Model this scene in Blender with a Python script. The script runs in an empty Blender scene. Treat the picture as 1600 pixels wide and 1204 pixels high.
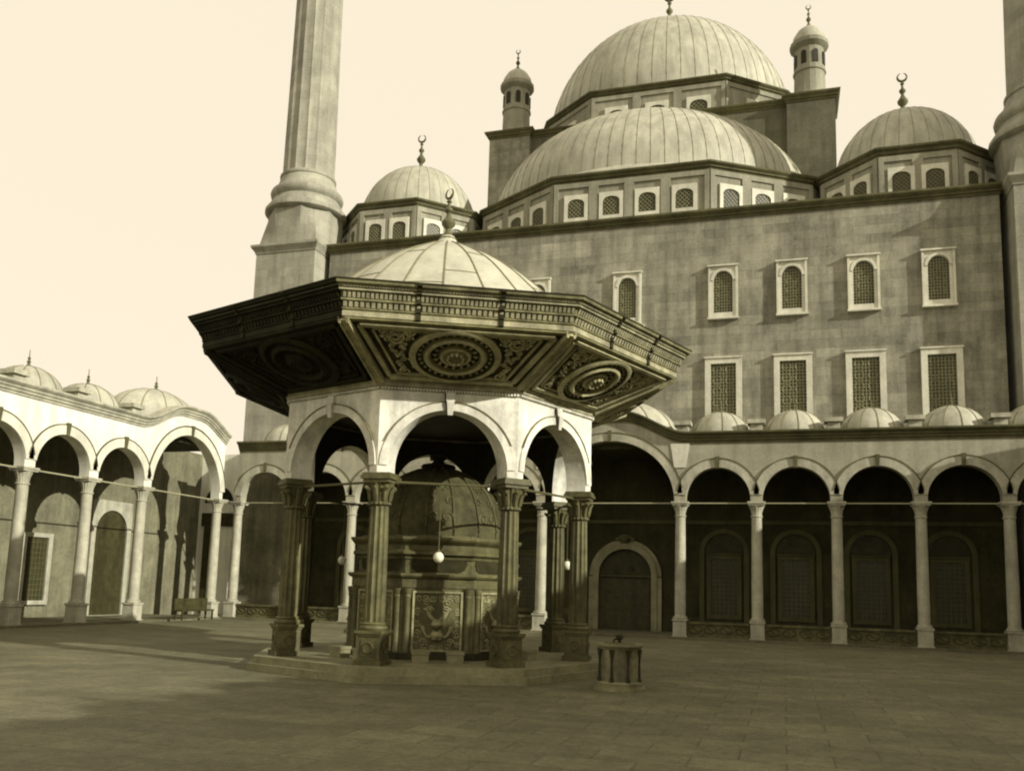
import bpy, bmesh, math, random
from mathutils import Vector, Matrix
random.seed(7)
PI = math.pi
sc = bpy.context.scene
col = sc.collection
def R(d): return math.radians(d)

# ------------------------------------------------------------------ materials
def mat(name, base, rough=.85, var=.3, scale=.5, streak=0.0, bump=.15, brick=None, dirt=0.0, fine=9.0, stain=None, metal=0.0, grit=0.0):
    m = bpy.data.materials.new(name); m.use_nodes = True
    nt = m.node_tree; N = nt.nodes; L = nt.links
    b = N['Principled BSDF']; b.inputs['Roughness'].default_value = rough
    b.inputs['Metallic'].default_value = metal
    b.inputs['Specular IOR Level'].default_value = .25
    geo = N.new('ShaderNodeNewGeometry'); pos = geo.outputs['Position']
    def noise(sc_, det=5, vec=None, ro=.6):
        n = N.new('ShaderNodeTexNoise'); n.inputs['Scale'].default_value = sc_
        n.inputs['Detail'].default_value = det; n.inputs['Roughness'].default_value = ro
        L.new(vec or pos, n.inputs['Vector']); return n.outputs['Fac']
    def rng(fac, a, b_, c, d):
        r = N.new('ShaderNodeMapRange'); L.new(fac, r.inputs['Value'])
        for k, v in zip(('From Min', 'From Max', 'To Min', 'To Max'), (a, b_, c, d)): r.inputs[k].default_value = v
        return r.outputs['Result']
    def mul(a, c):
        x = N.new('ShaderNodeMath'); x.operation = 'MULTIPLY'; L.new(a, x.inputs[0]); L.new(c, x.inputs[1]); return x.outputs[0]
    f = rng(noise(scale, 6), .3, .7, 1 - var, 1 + var * .6)
    f = mul(f, rng(noise(fine, 4), .3, .7, 1 - var * .5, 1 + var * .4))
    if streak:
        mp = N.new('ShaderNodeMapping'); mp.inputs['Scale'].default_value = (2.2, 2.2, .22); L.new(pos, mp.inputs['Vector'])
        f = mul(f, rng(noise(1.0, 5, mp.outputs['Vector']), .35, .6, 1 - streak, 1.05))
    if grit:
        f = mul(f, rng(noise(38, 3), .32, .68, 1-grit, 1+grit*.8)); f = mul(f, rng(noise(9, 6, None, .75), .35, .65, 1-grit*.7, 1+grit*.5))
    if dirt:
        f = mul(f, rng(noise(1.3, 8, None, .75), .38, .56, 1 - dirt, 1.0))
    hgt = noise(fine * 2.2, 6)
    if brick:
        sx = N.new('ShaderNodeSeparateXYZ'); L.new(pos, sx.inputs[0])
        ad = N.new('ShaderNodeMath'); ad.operation = 'ADD'; L.new(sx.outputs['X'], ad.inputs[0]); L.new(sx.outputs['Y'], ad.inputs[1])
        cb = N.new('ShaderNodeCombineXYZ')
        if brick.get('flat'):
            L.new(sx.outputs['X'], cb.inputs['X']); L.new(sx.outputs['Y'], cb.inputs['Y'])
        else:
            L.new(ad.outputs[0], cb.inputs['X']); L.new(sx.outputs['Z'], cb.inputs['Y'])
        br = N.new('ShaderNodeTexBrick'); L.new(cb.outputs[0], br.inputs['Vector'])
        br.inputs['Scale'].default_value = 1; br.inputs['Brick Width'].default_value = brick['w']; br.inputs['Row Height'].default_value = brick['h']
        br.inputs['Mortar Size'].default_value = brick.get('mortar', .012); br.inputs['Mortar Smooth'].default_value = .4
        br.inputs['Color1'].default_value = (1, 1, 1, 1); k = 1 - brick.get('var', .25)
        br.inputs['Color2'].default_value = (k, k, k, 1); q = brick.get('joint', .65)
        br.inputs['Mortar'].default_value = (q, q, q, 1)
        f = mul(f, br.outputs['Color'])
        if brick.get('patch'):           # whole blocks and short runs of blocks that weathered paler or darker
            for w_, h_, off, k_ in ((2.6, .5, .35, .83), (4.1, 1.0, .6, .88)):
                b2 = N.new('ShaderNodeTexBrick'); L.new(cb.outputs[0], b2.inputs['Vector'])
                b2.inputs['Scale'].default_value = 1; b2.inputs['Brick Width'].default_value = w_; b2.inputs['Row Height'].default_value = h_
                b2.inputs['Mortar Size'].default_value = 0; b2.offset = off; b2.squash = .7; b2.squash_frequency = 3
                b2.inputs['Color1'].default_value = (1.08, 1.08, 1.08, 1); b2.inputs['Color2'].default_value = (k_, k_, k_, 1)
                f = mul(f, b2.outputs['Color'])
    mix = N.new('ShaderNodeMix'); mix.data_type = 'RGBA'; mix.blend_type = 'MULTIPLY'; mix.inputs['Factor'].default_value = 1
    mix.inputs['A'].default_value = (base[0], base[1]*1.025, base[2], 1); L.new(f, mix.inputs['B'])
    out = mix.outputs['Result']
    if stain:
        s2 = N.new('ShaderNodeMix'); s2.data_type = 'RGBA'; L.new(rng(noise(stain[1], 7, None, .7), .52, .62, 0, stain[2]), s2.inputs['Factor'])
        L.new(out, s2.inputs['A']); s2.inputs['B'].default_value = (*stain[0], 1); out = s2.outputs['Result']
    L.new(out, b.inputs['Base Color'])
    bp = N.new('ShaderNodeBump'); bp.inputs['Strength'].default_value = bump; bp.inputs['Distance'].default_value = .04
    L.new(hgt, bp.inputs['Height']); L.new(bp.outputs['Normal'], b.inputs['Normal'])
    return m

M = {}
M['wall'] = mat('sandstone_blocks', (.31, .294, .224), var=.32, scale=.7, bump=.3, brick=dict(w=1.3, h=.5, var=.17, joint=.72, mortar=.02, patch=True), streak=.3, stain=((.42, .40, .31), .55, .28))
M['stone'] = mat('plain_stone', (.28, .266, .20), var=.28, scale=.5, streak=.2)
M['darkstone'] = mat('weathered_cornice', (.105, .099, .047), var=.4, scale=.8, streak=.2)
M['shade'] = mat('shaded_cube_stone', (.13, .124, .08), var=.3, scale=.4, brick=dict(w=1.4, h=.55, var=.2, joint=.8), streak=.2)  # cube stone darkened, its shade put into the colour
M['minaret'] = mat('minaret_stone', (.33, .315, .25), var=.26, scale=.6, streak=.2, brick=dict(w=.9, h=.55, var=.14, joint=.8, mortar=.015))
M['white'] = mat('white_marble', (.6, .577, .475), var=.2, scale=.8, streak=.12, rough=.6)
M['marble'] = mat('veined_marble', (.83, .80, .69), var=.18, scale=.9, streak=.3, dirt=.28, rough=.6, stain=((.52, .49, .38), 1.6, .6))
M['arcade'] = mat('arcade_limestone', (.37, .35, .262), var=.2, scale=.6, streak=.2, dirt=.08, brick=dict(w=1.1, h=.42, var=.1, joint=.88))
M['arcwhite'] = mat('pale_arcade_limestone', (.43, .41, .315), var=.24, scale=.9, streak=.25, dirt=.2)
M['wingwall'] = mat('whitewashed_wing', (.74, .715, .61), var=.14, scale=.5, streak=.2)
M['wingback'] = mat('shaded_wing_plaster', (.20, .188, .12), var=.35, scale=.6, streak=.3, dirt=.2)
M['surround'] = mat('door_marble', (.26, .243, .15), var=.3, scale=1, streak=.25)
M['relief'] = mat('worn_relief', (.30, .28, .155), var=.35, scale=2.5, dirt=.35)
M['wellstone'] = mat('stained_well_marble', (.24, .225, .13), var=.35, scale=2.2, streak=.5, dirt=.35)
M['basindome'] = mat('dark_basin_dome', (.085, .079, .033), var=.4, scale=2, streak=.3, dirt=.4)
M['column'] = mat('column_marble', (.40, .38, .29), var=.24, scale=1.5, streak=.2, rough=.6)
M['alab'] = mat('brown_alabaster', (.125, .115, .05), var=.38, scale=2.4, streak=.3, dirt=.3, rough=.55)
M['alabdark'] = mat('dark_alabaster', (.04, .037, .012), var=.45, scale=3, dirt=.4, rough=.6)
M['lead'] = mat('lead_sheet', (.40, .385, .305), var=.2, scale=.5, streak=.22, rough=.6, bump=.08)
M['leadpale'] = mat('pale_lead_sheet', (.45, .43, .34), var=.14, scale=.7, streak=.12, rough=.6, bump=.08, dirt=.1)
M['seam'] = mat('lead_seam', (.20, .185, .105), var=.3, rough=.7)
M['soffit'] = mat('painted_soffit', (.19, .175, .08), var=.4, scale=1.8, dirt=.4, fine=14)
M['sofdark'] = mat('soffit_ground', (.05, .046, .014), var=.5, scale=3, dirt=.4, fine=20)
M['sofpale'] = mat('gilded_moulding', (.44, .405, .235), var=.35, scale=2, dirt=.35)
M['cornice'] = mat('carved_cornice', (.25, .232, .12), var=.4, scale=1.5, streak=.3, dirt=.45)
M['cornpale'] = mat('pale_cornice_band', (.40, .372, .24), var=.38, scale=1.5, streak=.3, dirt=.4)
M['eaveshade'] = mat('shaded_eave', (.02, .018, .005), var=.5, scale=2, dirt=.3)  # eave colour with the shade of its sunless side painted in
M['eaveshademid'] = mat('shaded_moulding', (.024, .022, .007), var=.5, scale=2, dirt=.4)  # mouldings on the sunless side, shade painted into the colour
M['stain'] = mat('black_stain', (.028, .025, .007), var=.5, scale=3)
M['dark'] = mat('dark_opening', (.018, .0165, .005), var=.3, rough=.6)
M['pane'] = mat('window_pane', (.05, .047, .022), var=.4, scale=3, rough=.35)
M['lattice'] = mat('bronze_lattice', (.20, .19, .105), var=.3, rough=.6)
M['iron'] = mat('iron_bar', (.10, .093, .042), var=.3, rough=.5)
M['palebar'] = mat('painted_tie_bar', (.33, .31, .20), var=.2, rough=.6)
M['wood'] = mat('dark_wood', (.05, .045, .017), var=.35, scale=3, streak=.3, rough=.55)
M['bronze'] = mat('finial_bronze', (.11, .103, .052), var=.3, rough=.5)
M['globe'] = mat('white_glass_globe', (.7, .67, .52), var=.05, rough=.2, bump=0)
M['ground'] = mat('courtyard_paving', (.18, .167, .098), var=.26, scale=.3, dirt=.2, bump=.3, fine=3, rough=.75, brick=dict(w=1.25, h=.8, var=.2, joint=.62, mortar=.02, flat=True), grit=.34, stain=((.10, .093, .05), .8, .5))
M['plinth'] = mat('plinth_marble', (.235, .218, .125), var=.3, scale=1.2, dirt=.25, rough=.6)
M['plaster'] = mat('shaded_portico_plaster', (.05, .046, .017), var=.45, scale=.6, dirt=.25, streak=.2)  # plaster darkened so the shade inside the arcades lies in its colour
M['niche'] = mat('niche_marble', (.085, .079, .034), var=.25, scale=.8, streak=.2)

# ------------------------------------------------------------------ mesh builder
class MB:
    def __init__(s): s.v = []; s.f = []
    def add(s, vs, fs):
        o = len(s.v); s.v += [tuple(v) for v in vs]; s.f += [tuple(i + o for i in f) for f in fs]; return s
    def box(s, x0, x1, y0, y1, z0, z1):
        return s.add([(x0,y0,z0),(x1,y0,z0),(x1,y1,z0),(x0,y1,z0),(x0,y0,z1),(x1,y0,z1),(x1,y1,z1),(x0,y1,z1)],
                     [(0,3,2,1),(4,5,6,7),(0,1,5,4),(1,2,6,5),(2,3,7,6),(3,0,4,7)])
    def loft(s, rings, closed=True, cap=True):
        n = len(rings[0]); vs = [p for r in rings for p in r]; fs = []
        for i in range(len(rings) - 1):
            for j in range(n if closed else n - 1):
                k = (j + 1) % n; fs.append((i*n+j, i*n+k, (i+1)*n+k, (i+1)*n+j))
        if cap: fs.append(tuple(range(n))[::-1]); fs.append(tuple((len(rings)-1)*n + j for j in range(n)))
        return s.add(vs, fs)
    def lathe(s, prof, n=24, c=(0,0,0), flute=0, depth=0, rot=0, cap=True):
        rings = []
        for r, z in prof:
            ring = []
            for j in range(n):
                a = 2*PI*j/n + rot; rr = r
                if flute: rr = r * (1 - depth * abs(math.sin(a*flute/2))**.6 + depth*.0)
                ring.append((c[0]+rr*math.cos(a), c[1]+rr*math.sin(a), c[2]+z))
            rings.append(ring)
        return s.loft(rings, True, cap)
    def prism(s, poly, y0, y1):        # polygon in (x,z) pushed along y
        return s.loft([[(x, y0, z) for x, z in poly], [(x, y1, z) for x, z in poly]])
    def slab(s, poly, z0, z1):         # polygon in (x,y) pushed along z
        return s.loft([[(x, y, z0) for x, y in poly], [(x, y, z1) for x, y in poly]])
    def tube(s, pts, r, n=6, taper=None):
        pts = [Vector(p) for p in pts]; rings = []
        for i, p in enumerate(pts):
            t = (pts[min(i+1, len(pts)-1)] - pts[max(i-1, 0)]).normalized()
            a = t.cross(Vector((0,0,1)));
            if a.length < .05: a = t.cross(Vector((0,1,0)))
            a.normalize(); b = t.cross(a)
            rr = r if taper is None else r*taper[i]
            rings.append([tuple(p + a*rr*math.cos(2*PI*j/n) + b*rr*math.sin(2*PI*j/n)) for j in range(n)])
        return s.loft(rings)
    def arc(s, cx, zs, ri, ro, y0, y1, a0=0, a1=PI, n=28, k=1.0):   # arch ring standing in xz
        rings = []
        for i in range(n+1):
            a = a0 + (a1-a0)*i/n; c, d = math.cos(a), math.sin(a)
            rings.append([(cx+ri*c, y0, zs+ri*d*k), (cx+ro*c, y0, zs+ri*d*k+(ro-ri)*d), (cx+ro*c, y1, zs+ri*d*k+(ro-ri)*d), (cx+ri*c, y1, zs+ri*d*k)])
        return s.loft(rings)
    def sweep(s, path, prof, closed=True):   # plan path, counter-clockwise, profile of (outward, z) closed loop
        n = len(path); rings = []
        for i in range(n):
            p = Vector(path[i]); a = Vector(path[i-1]) if (closed or i > 0) else None; b = Vector(path[(i+1) % n]) if (closed or i < n-1) else None
            ns = []
            if a is not None: d = (p-a).normalized(); ns.append(Vector((d.y, -d.x)))
            if b is not None: d = (b-p).normalized(); ns.append(Vector((d.y, -d.x)))
            m = sum(ns, Vector((0,0))).normalized(); k = 1/max(.3, m.dot(ns[0]))
            rings.append([(p.x+m.x*o*k, p.y+m.y*o*k, z) for o, z in prof])
        if closed:
            rings.append(rings[0]); return s.loft(rings, True, False)
        return s.loft(rings, True, True)
    def xf(s, mtx, start=0):
        for i in range(start, len(s.v)): s.v[i] = tuple(mtx @ Vector(s.v[i]))
        return s
    def build(s, name, m, parent=None, smooth=35, loc=(0,0,0), rz=0):
        me = bpy.data.meshes.new(name); me.from_pydata(s.v, [], s.f)
        bm = bmesh.new(); bm.from_mesh(me); bmesh.ops.remove_doubles(bm, verts=bm.verts, dist=1e-5)
        bmesh.ops.recalc_face_normals(bm, faces=bm.faces); bm.to_mesh(me); bm.free()
        for x in (m if isinstance(m, (list, tuple)) else [m]): me.materials.append(x)
        if smooth:
            me.polygons.foreach_set('use_smooth', [True]*len(me.polygons)); me.set_sharp_from_angle(angle=R(smooth))
        o = bpy.data.objects.new(name, me); col.objects.link(o); o.parent = parent; o.location = loc; o.rotation_euler.z = rz
        return o
def tag(o, label, cat, group=None):
    o['label'] = label; o['category'] = cat
    if group: o['group'] = group
    return o
def empty(name, loc, rz, label, cat, group=None):
    o = bpy.data.objects.new(name, None); col.objects.link(o); o.location = loc; o.rotation_euler.z = rz
    o.empty_display_size = .5
    return tag(o, label, cat, group)
def put(o, parent, loc=(0,0,0), rz=0):      # copy of a part with its sub-parts
    c = o.copy(); col.objects.link(c); c.parent = parent; c.location = loc; c.rotation_euler.z = rz
    for ch in list(o.children):
        g = ch.copy(); col.objects.link(g); g.parent = c
        for gg in list(ch.children):
            h = gg.copy(); col.objects.link(h); h.parent = g
    return c
def oct_(r, off=22.5, n=8): return [(r*math.cos(R(off+360/n*k)), r*math.sin(R(off+360/n*k))) for k in range(n)]

# ------------------------------------------------------------------ plan (metres)
X0 = -8.235                 # axis of the mosque
YP = 43.37                  # portico front
YW = 47.69                  # hall wall
HALF = 21.66                # axis to side wings
BAY = 3.558
FX, FY, FPHI = -9.322, 23.166, -1.5259

# ------------------------------------------------------------------ ground
g = MB().add([(-420,-200,0),(420,-200,0),(420,700,0),(-420,700,0)], [(0,1,2,3)]).build('courtyard_ground', M['ground'], smooth=0)
g['kind'] = 'structure'

# ------------------------------------------------------------------ shared pieces
def finial(h=1.5, r=.22):
    b = MB()
    b.lathe([(r*1.35,-.15*h),(r*1.25,0),(r*.7,.08*h),(r*.42,.16*h),(r*.38,.2*h),(r*.95,.28*h),(r*1.0,.33*h),(r*.5,.42*h),(r*.32,.46*h),(r*.3,.5*h),(r*.62,.55*h),(r*.62,.58*h),(r*.25,.63*h),(r*.2,.7*h),(r*.4,.73*h),(r*.15,.78*h),(.01,.8*h)], 12)
    ra, z0 = .095*h, .89*h                        # crescent opening upwards
    pts = []; tp = []
    for i in range(19):
        a = R(-250) + R(320)*i/18
        pts.append((ra*math.cos(a), 0, z0+ra*math.sin(a))); tp.append(.25+.75*math.sin(PI*i/18))
    b.tube(pts, .028*h, 6, tp)
    return b
def dome_mb(r, h, n=48, rings=10, p=1.0, zr=0):
    return MB().lathe([(r*math.cos(PI/2*i/rings)**p if i < rings else .02, h*math.sin(PI/2*i/rings)) for i in range(rings+1)], n)
def seams(r, h, n, w=.03, rings=12, rot=0, prof=None):
    b = MB()
    for k in range(n):
        a = 2*PI*k/n + rot
        pr_ = prof or [(r*math.cos(PI/2*i/rings), h*math.sin(PI/2*i/rings)) for i in range(rings)]
        b.tube([((q+.006)*math.cos(a), (q+.006)*math.sin(a), z+.006) for q, z in pr_], w, 5)
    return b
def arch_poly(w, z0, z1, rise=None, n=14):   # opening outline with round or segmental head
    rise = rise or w
    return [(-w, z0), (w, z0)] + [(w*math.cos(PI*i/n), z1-rise+rise*math.sin(PI*i/n)) for i in range(n+1)]
def frame_arch(w, z0, z1, fw, top, y0, y1, rise=None, n=14):
    """flat rectangular stone frame with an arched hole: strips between hole and outer rectangle"""
    b = MB(); rise = rise or w; W = w+fw
    b.box(-W, W, y0, y1, z0-fw, z0)
    b.box(-W, -w, y0, y1, z0, z1-rise); b.box(w, W, y0, y1, z0, z1-rise)
    pts = [(w*math.cos(PI*i/n), z1-rise+rise*math.sin(PI*i/n)) for i in range(n+1)]
    b.box(w, W, y0, y1, z1-rise, top); b.box(-W, -w, y0, y1, z1-rise, top)
    for (xa, za), (xb, zb) in zip(pts, pts[1:]):
        b.prism([(xb, zb), (xa, za), (xa, top), (xb, top)], y0, y1)
    return b
def bars(x0, x1, z0, z1, nx, nz, w, y, th, inside=lambda x, z: True, diag=False):
    b = MB()
    if diag:
        step = (x1-x0)/nx; k = -int((z1-z0)/step)-1
        for i in range(k, nx+1):
            for sgn in (1, -1):
                seg = []
                for q in range(41):
                    z = z0+(z1-z0)*q/40; x = x0+i*step+(z-z0)
                    if sgn < 0: x = x0+x1-x
                    if x0 <= x <= x1 and inside(x, z): seg.append((x, y, z))
                if len(seg) > 1: b.tube([seg[0], seg[-1]], w/2, 4)
        return b
    for i in range(1, nx):
        x = x0+(x1-x0)*i/nx; zt = z1
        while zt > z0 and not inside(x, zt): zt -= .03
        b.box(x-w/2, x+w/2, y-th, y, z0, zt)
    for i in range(1, nz):
        z = z0+(z1-z0)*i/nz; xa, xb = x0, x1
        while xa < 0 and not inside(xa, z): xa += .03
        b.box(xa, -xa, y-th*.8, y-.004, z-w/2, z+w/2)
    return b

# column of the courtyard arcades: shaft > pedestal, capital
def make_column(parent, h, m, loc=(0,0,0)):
    sh = MB().lathe([(.255,1.08),(.262,1.2),(.262,2.4),(.235,h-.72)], 20).build('column', m, parent, loc=loc)
    p = MB(); p.box(-.36,.36,-.36,.36,0,.14); p.box(-.31,.31,-.31,.31,.14,.84); p.box(-.35,.35,-.35,.35,.84,.93)
    p.lathe([(.33,.93),(.35,.97),(.33,1.02),(.28,1.03),(.30,1.06),(.262,1.09)], 20); p.build('pedestal', m, sh)
    c = MB().lathe([(.235,h-.74),(.28,h-.71),(.28,h-.67),(.24,h-.65),(.25,h-.5),(.29,h-.36),(.36,h-.2),(.37,h-.17)], 32, flute=16, depth=.08)
    c.box(-.37,.37,-.37,.37,h-.175,h-.09); c.box(-.41,.41,-.41,.41,h-.09,h); c.build('capital', m, sh)
    return sh
COR = [(0,0),(.06,0),(.06,.09),(.13,.12),(.13,.2),(.2,.26),(.2,.33),(.34,.42),(.36,.45),(.36,.53),(0,.53)]

def arcade(root, bays, depth, HC=6.5, wall_m=None, colm=None, cor_m=None, ends=(True, True), col_skip=(), special=None, arch_m=None):
    """bays: (u0,u1,wide). local x along the arcade, -y towards the court"""
    TH = .55; zc0 = 9.33
    def wave(u):
        t = 0
        for a, b_, wide in bays:
            if wide:
                d = abs(u-(a+b_)/2); t = max(t, 1 if d < .6 else .5+.5*math.cos(PI*min(1, (d-.6)/3.3)))
        return zc0 + 1.12*t
    lo, hi = bays[0][0], bays[-1][1]
    first = None; us = [b[0] for b in bays]+[bays[-1][1]]
    for u in us:
        if u in col_skip: continue
        mm = (special or {}).get(u)
        if mm: make_column(root, HC, mm, (u,0,0)); continue
        if first is None: first = make_column(root, HC, colm, (u,0,0))
        else: put(first, root, (u,0,0))
    for a, b_, wide in bays:
        c = (a+b_)/2; r = (b_-a)/2-.27; rise = 3.02 if wide else r; zs = 6.5 if wide else 6.63
        xs = sorted(set([a, b_] + [c+r*math.cos(PI*i/40) for i in range(41)]))
        w = MB(); rings = []
        for x in xs:
            d = (x-c)/r; zb = zs + rise*math.sqrt(max(0, 1-d*d)) if abs(d) < 1 else HC
            rings.append([(x,-TH/2,zb),(x,TH/2,zb),(x,TH/2,wave(x)),(x,-TH/2,wave(x))])
            if abs(abs(d)-1) < 1e-6: rings.append([(x,-TH/2,HC if d>0 else zs),(x,TH/2,HC if d>0 else zs),(x,TH/2,wave(x)),(x,-TH/2,wave(x))]) if d > 0 else rings.insert(-1, [(x,-TH/2,HC),(x,TH/2,HC),(x,TH/2,wave(x)),(x,-TH/2,wave(x))])
        wl = w.loft(rings).build('arch_wall', wall_m, root, smooth=30)
        MB().arc(c, zs, r+.004, r+.42, -TH/2-.05, -TH/2-.003, .12, PI-.12, 36, rise/r).build('archivolt', arch_m or M['arcwhite'], wl, smooth=30)
        MB().arc(c, zs, r+.42, r+.465, -TH/2-.075, -TH/2-.003, .2, PI-.2, 36, rise/r).build('arch_moulding', M['darkstone'], wl, smooth=30)
        zk = zs+rise
        MB().loft([[(c-.07,-TH/2-.11,zk-.04),(c+.07,-TH/2-.11,zk-.04),(c+.07,-TH/2-.02,zk-.04),(c-.07,-TH/2-.02,zk-.04)],[(c-.10,-TH/2-.14,zk+.52),(c+.10,-TH/2-.14,zk+.52),(c+.10,-TH/2-.02,zk+.52),(c-.10,-TH/2-.02,zk+.52)]]).build('keystone', M['darkstone'], wl, smooth=0)
        MB().tube([(a+.3,0,6.44),(b_-.3,0,6.44)], .035, 6).build('tie_bar', M['palebar'], root)
        # roof dome of the bay
        rd = 1.95 if wide else 1.55; zb = 10.0 if wide else 9.86; hd = 2.05 if wide else 1.42
        dm = dome_mb(rd, hd, 32, 8).build('roof_dome', M['lead'], root, loc=(c, depth/2, zb))
        if wide: dm.scale.x = 1.6
        seams(rd, hd, 12, .022, 8, .13).build('seam', M['seam'], dm)
        MB().lathe([(.16,0),(.1,.1),(.05,.16),(.09,.26),(.04,.34),(.07,.42),(.02,.5),(.015,.8)], 8).build('finial', M['bronze'], dm, loc=(0,0,hd-.04))
    n = max(2, int((hi-lo)/.25)); rings = []
    for i in range(n+1):
        u = lo+(hi-lo)*i/n
        rings.append([(u, -TH/2-o, wave(u)+z) for o, z in [(-.5,0)]+COR[1:-1]+[(-.5,.53)]])
    MB().loft(rings).build('cornice', cor_m or M['darkstone'], root, smooth=30)
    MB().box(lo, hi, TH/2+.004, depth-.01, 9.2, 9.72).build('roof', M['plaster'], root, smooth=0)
    for u in us[1:-1]:
        o = MB(); o.box(u-.28,u+.28,.75,1.35,9.72,10.42); o.box(u-.42,u+.42,.6,1.5,10.42,10.62)
        o.build('roof_cap', M['arcwhite'], root, smooth=0)
    MB().box(lo-.3, hi+.3, -.55, depth-.02, 0.004, .1).build('floor_step', M['ground'], root, smooth=0)
    return wave

def balustrade(root, a, b_):
    b = MB(); x0, x1 = a+.34, b_-.34
    b.box(x0, x1, -.09, .09, .1, .22); b.box(x0, x1, -.12, .12, .72, .82)
    b.box(x0, x1, -.035, .035, .22, .72)
    o = b.build('balustrade', M['alab'], root, smooth=0)
    t = MB(); w = (x1-x0)/4
    for k in range(4):
        cx = x0+w*(k+.5)
        t.tube([(cx+w*.40*math.cos(2*PI*i/20), -.05, .47+.17*math.sin(2*PI*i/20)) for i in range(21)], .028, 5)
        t.tube([(cx-w*.4+w*.8*i/10, -.05, .47+.09*math.sin(2*PI*i/10)) for i in range(11)], .025, 5)
    t.build('carving', M['niche'], o)

# ------------------------------------------------------------------ courtyard arcades
port = empty('portico_arcade', (X0, YP, 0), 0, 'limestone portico with round arches, wavy cornice and small leaded domes against the tall hall wall', 'arcade', 'courtyard arcades')
wh = 3.4615
ub = [-wh-BAY*k for k in range(5, 0, -1)]
bays = [(-wh-BAY*(k+1), -wh-BAY*k, False) for k in range(4, -1, -1)] + [(-wh, wh, True)] + [(wh+BAY*k, wh+BAY*(k+1), False) for k in range(5)]
arcade(port, bays, YW-YP, wall_m=M['arcade'], colm=M['column'], cor_m=M['darkstone'], special={wh: M['arcwhite'], -wh: M['arcwhite']})  # columns flanking the wide bay paler, sunlight put into their colour
for a, b_, wide in bays:
    if not wide: balustrade(port, a, b_)
MB().prism([(wh-.28,8.15),(wh+.28,8.15),(wh+.46,9.33),(wh-.46,9.33)], -.318, -.279).build('pilaster', M['white'], port, smooth=0)  # added white strip: sunlight on the spandrel put into its colour
MB().prism([(-wh-.28,8.15),(-wh+.28,8.15),(-wh+.46,9.33),(-wh-.46,9.33)], -.318, -.279).build('pilaster', M['white'], port, smooth=0)  # matching added strip on the left, sunlight again as colour

wing_bays = [(-BAY*(k+1)-.35, -BAY*k-.35, False) for k in range(9, 1, -1)]
e = wing_bays[-1][1]; wing_bays += [(e, e+6.05, True)]
def end_arch(r):
    d = MB().prism(arch_poly(1.0, .1, 7.7), -.04, -.006).build('door', M['wingwall'], r, smooth=0, loc=(3.0, 3.0, 0), rz=-PI/2)
    MB().prism([(1.0*math.cos(PI*i/16), 6.72+1.0*math.sin(PI*i/16)) for i in range(17)], -.06, -.042).build('fanlight', M['dark'], d, smooth=0)
    MB().box(-1.1, 1.1, -.12, -.062, 5.3, 6.1).build('lintel', M['wood'], d, smooth=0)
    MB().box(-.9, -.3, -.1, -.042, .1, 5.28).build('door_leaf', M['wood'], d, smooth=0)
def wing(x, rz, flip, label):
    r = empty('side_arcade', (x, YP, 0), rz, label, 'arcade', 'courtyard arcades')
    ext = [(wing_bays[0][0]-BAY*(k+1), wing_bays[0][0]-BAY*k, False) for k in range(7, -1, -1)] if flip else []
    bs = wing_bays if not flip else [(-b_, -a, w) for a, b_, w in reversed(ext+wing_bays)]
    arcade(r, bs, 4.4, wall_m=M['wingwall'], colm=M['column'], cor_m=M['arcwhite'], arch_m=M['white'])
    lo, hi = bs[0][0], bs[-1][1]
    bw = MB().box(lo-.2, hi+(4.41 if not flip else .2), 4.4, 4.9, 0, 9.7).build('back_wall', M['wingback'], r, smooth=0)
    for a, b_, w in bs:
        c = (a+b_)/2
        if w:
            d = MB().prism(arch_poly(1.15, .1, 5.6), 4.32, 4.392).build('door', M['wood'], r, smooth=0, loc=(c,0,0))
            frame_arch(1.15, .12, 5.6, .3, 6.1, 4.22, 4.396).build('frame', M['arcwhite'], d, smooth=0)
        else:
            d = MB().prism([(-.65,.9),(.65,.9),(.65,3.9),(-.65,3.9)], 4.32, 4.392).build('window', M['pane'], r, smooth=0, loc=(c,0,0))
            f = MB(); f.box(-.9,-.65,4.22,4.396,.7,4.1); f.box(.65,.9,4.22,4.396,.7,4.1); f.box(-.65,.65,4.22,4.396,3.9,4.1); f.box(-.65,.65,4.22,4.396,.7,.9)
            f.build('frame', M['arcwhite'], d, smooth=0)
            bars(-.65,.65,.9,3.9,6,12,.03,4.31,.03).build('grille', M['iron'], d, smooth=0)
    if not flip: MB().box(3.0, 3.3, 1.5, 4.9, 0, 9.7).build('end_wall', M['wingwall'], r, smooth=0); end_arch(r)
    else: MB().box(-4.3, 1.4, .3, .8, 0, 9.7).build('end_wall', M['wingwall'], r, smooth=0)
    return r
wing(X0-HALF, R(90), False, 'sunlit whitewashed side arcade with a tall end arch at the left of the courtyard')
wing(X0+HALF, R(-90), True, 'side arcade with pale arches facing the fountain from the right of the courtyard')

# ------------------------------------------------------------------ the mosque hall
mq = empty('mosque_hall', (X0, YW, 0), 0, 'tall sandstone mosque hall with two rows of windows below lead covered domes', 'mosque')
HW = 18.85
MB().box(-HW, HW, 0, .9, 9.5, 22.56).build('front_wall', M['wall'], mq, smooth=0)
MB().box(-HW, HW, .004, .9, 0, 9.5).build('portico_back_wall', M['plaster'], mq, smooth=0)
MB().box(-HW, HW, .9, 44, 0, 22.3).build('hall_body', M['wall'], mq, smooth=0)
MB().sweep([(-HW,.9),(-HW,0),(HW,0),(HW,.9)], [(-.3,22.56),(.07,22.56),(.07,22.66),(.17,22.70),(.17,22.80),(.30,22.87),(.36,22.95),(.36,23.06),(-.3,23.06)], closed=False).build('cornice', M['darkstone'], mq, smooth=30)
MB().box(-HW+.02, HW-.02, .31, 43.9, 22.3, 22.85).build('roof', M['lead'], mq, smooth=0)

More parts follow.
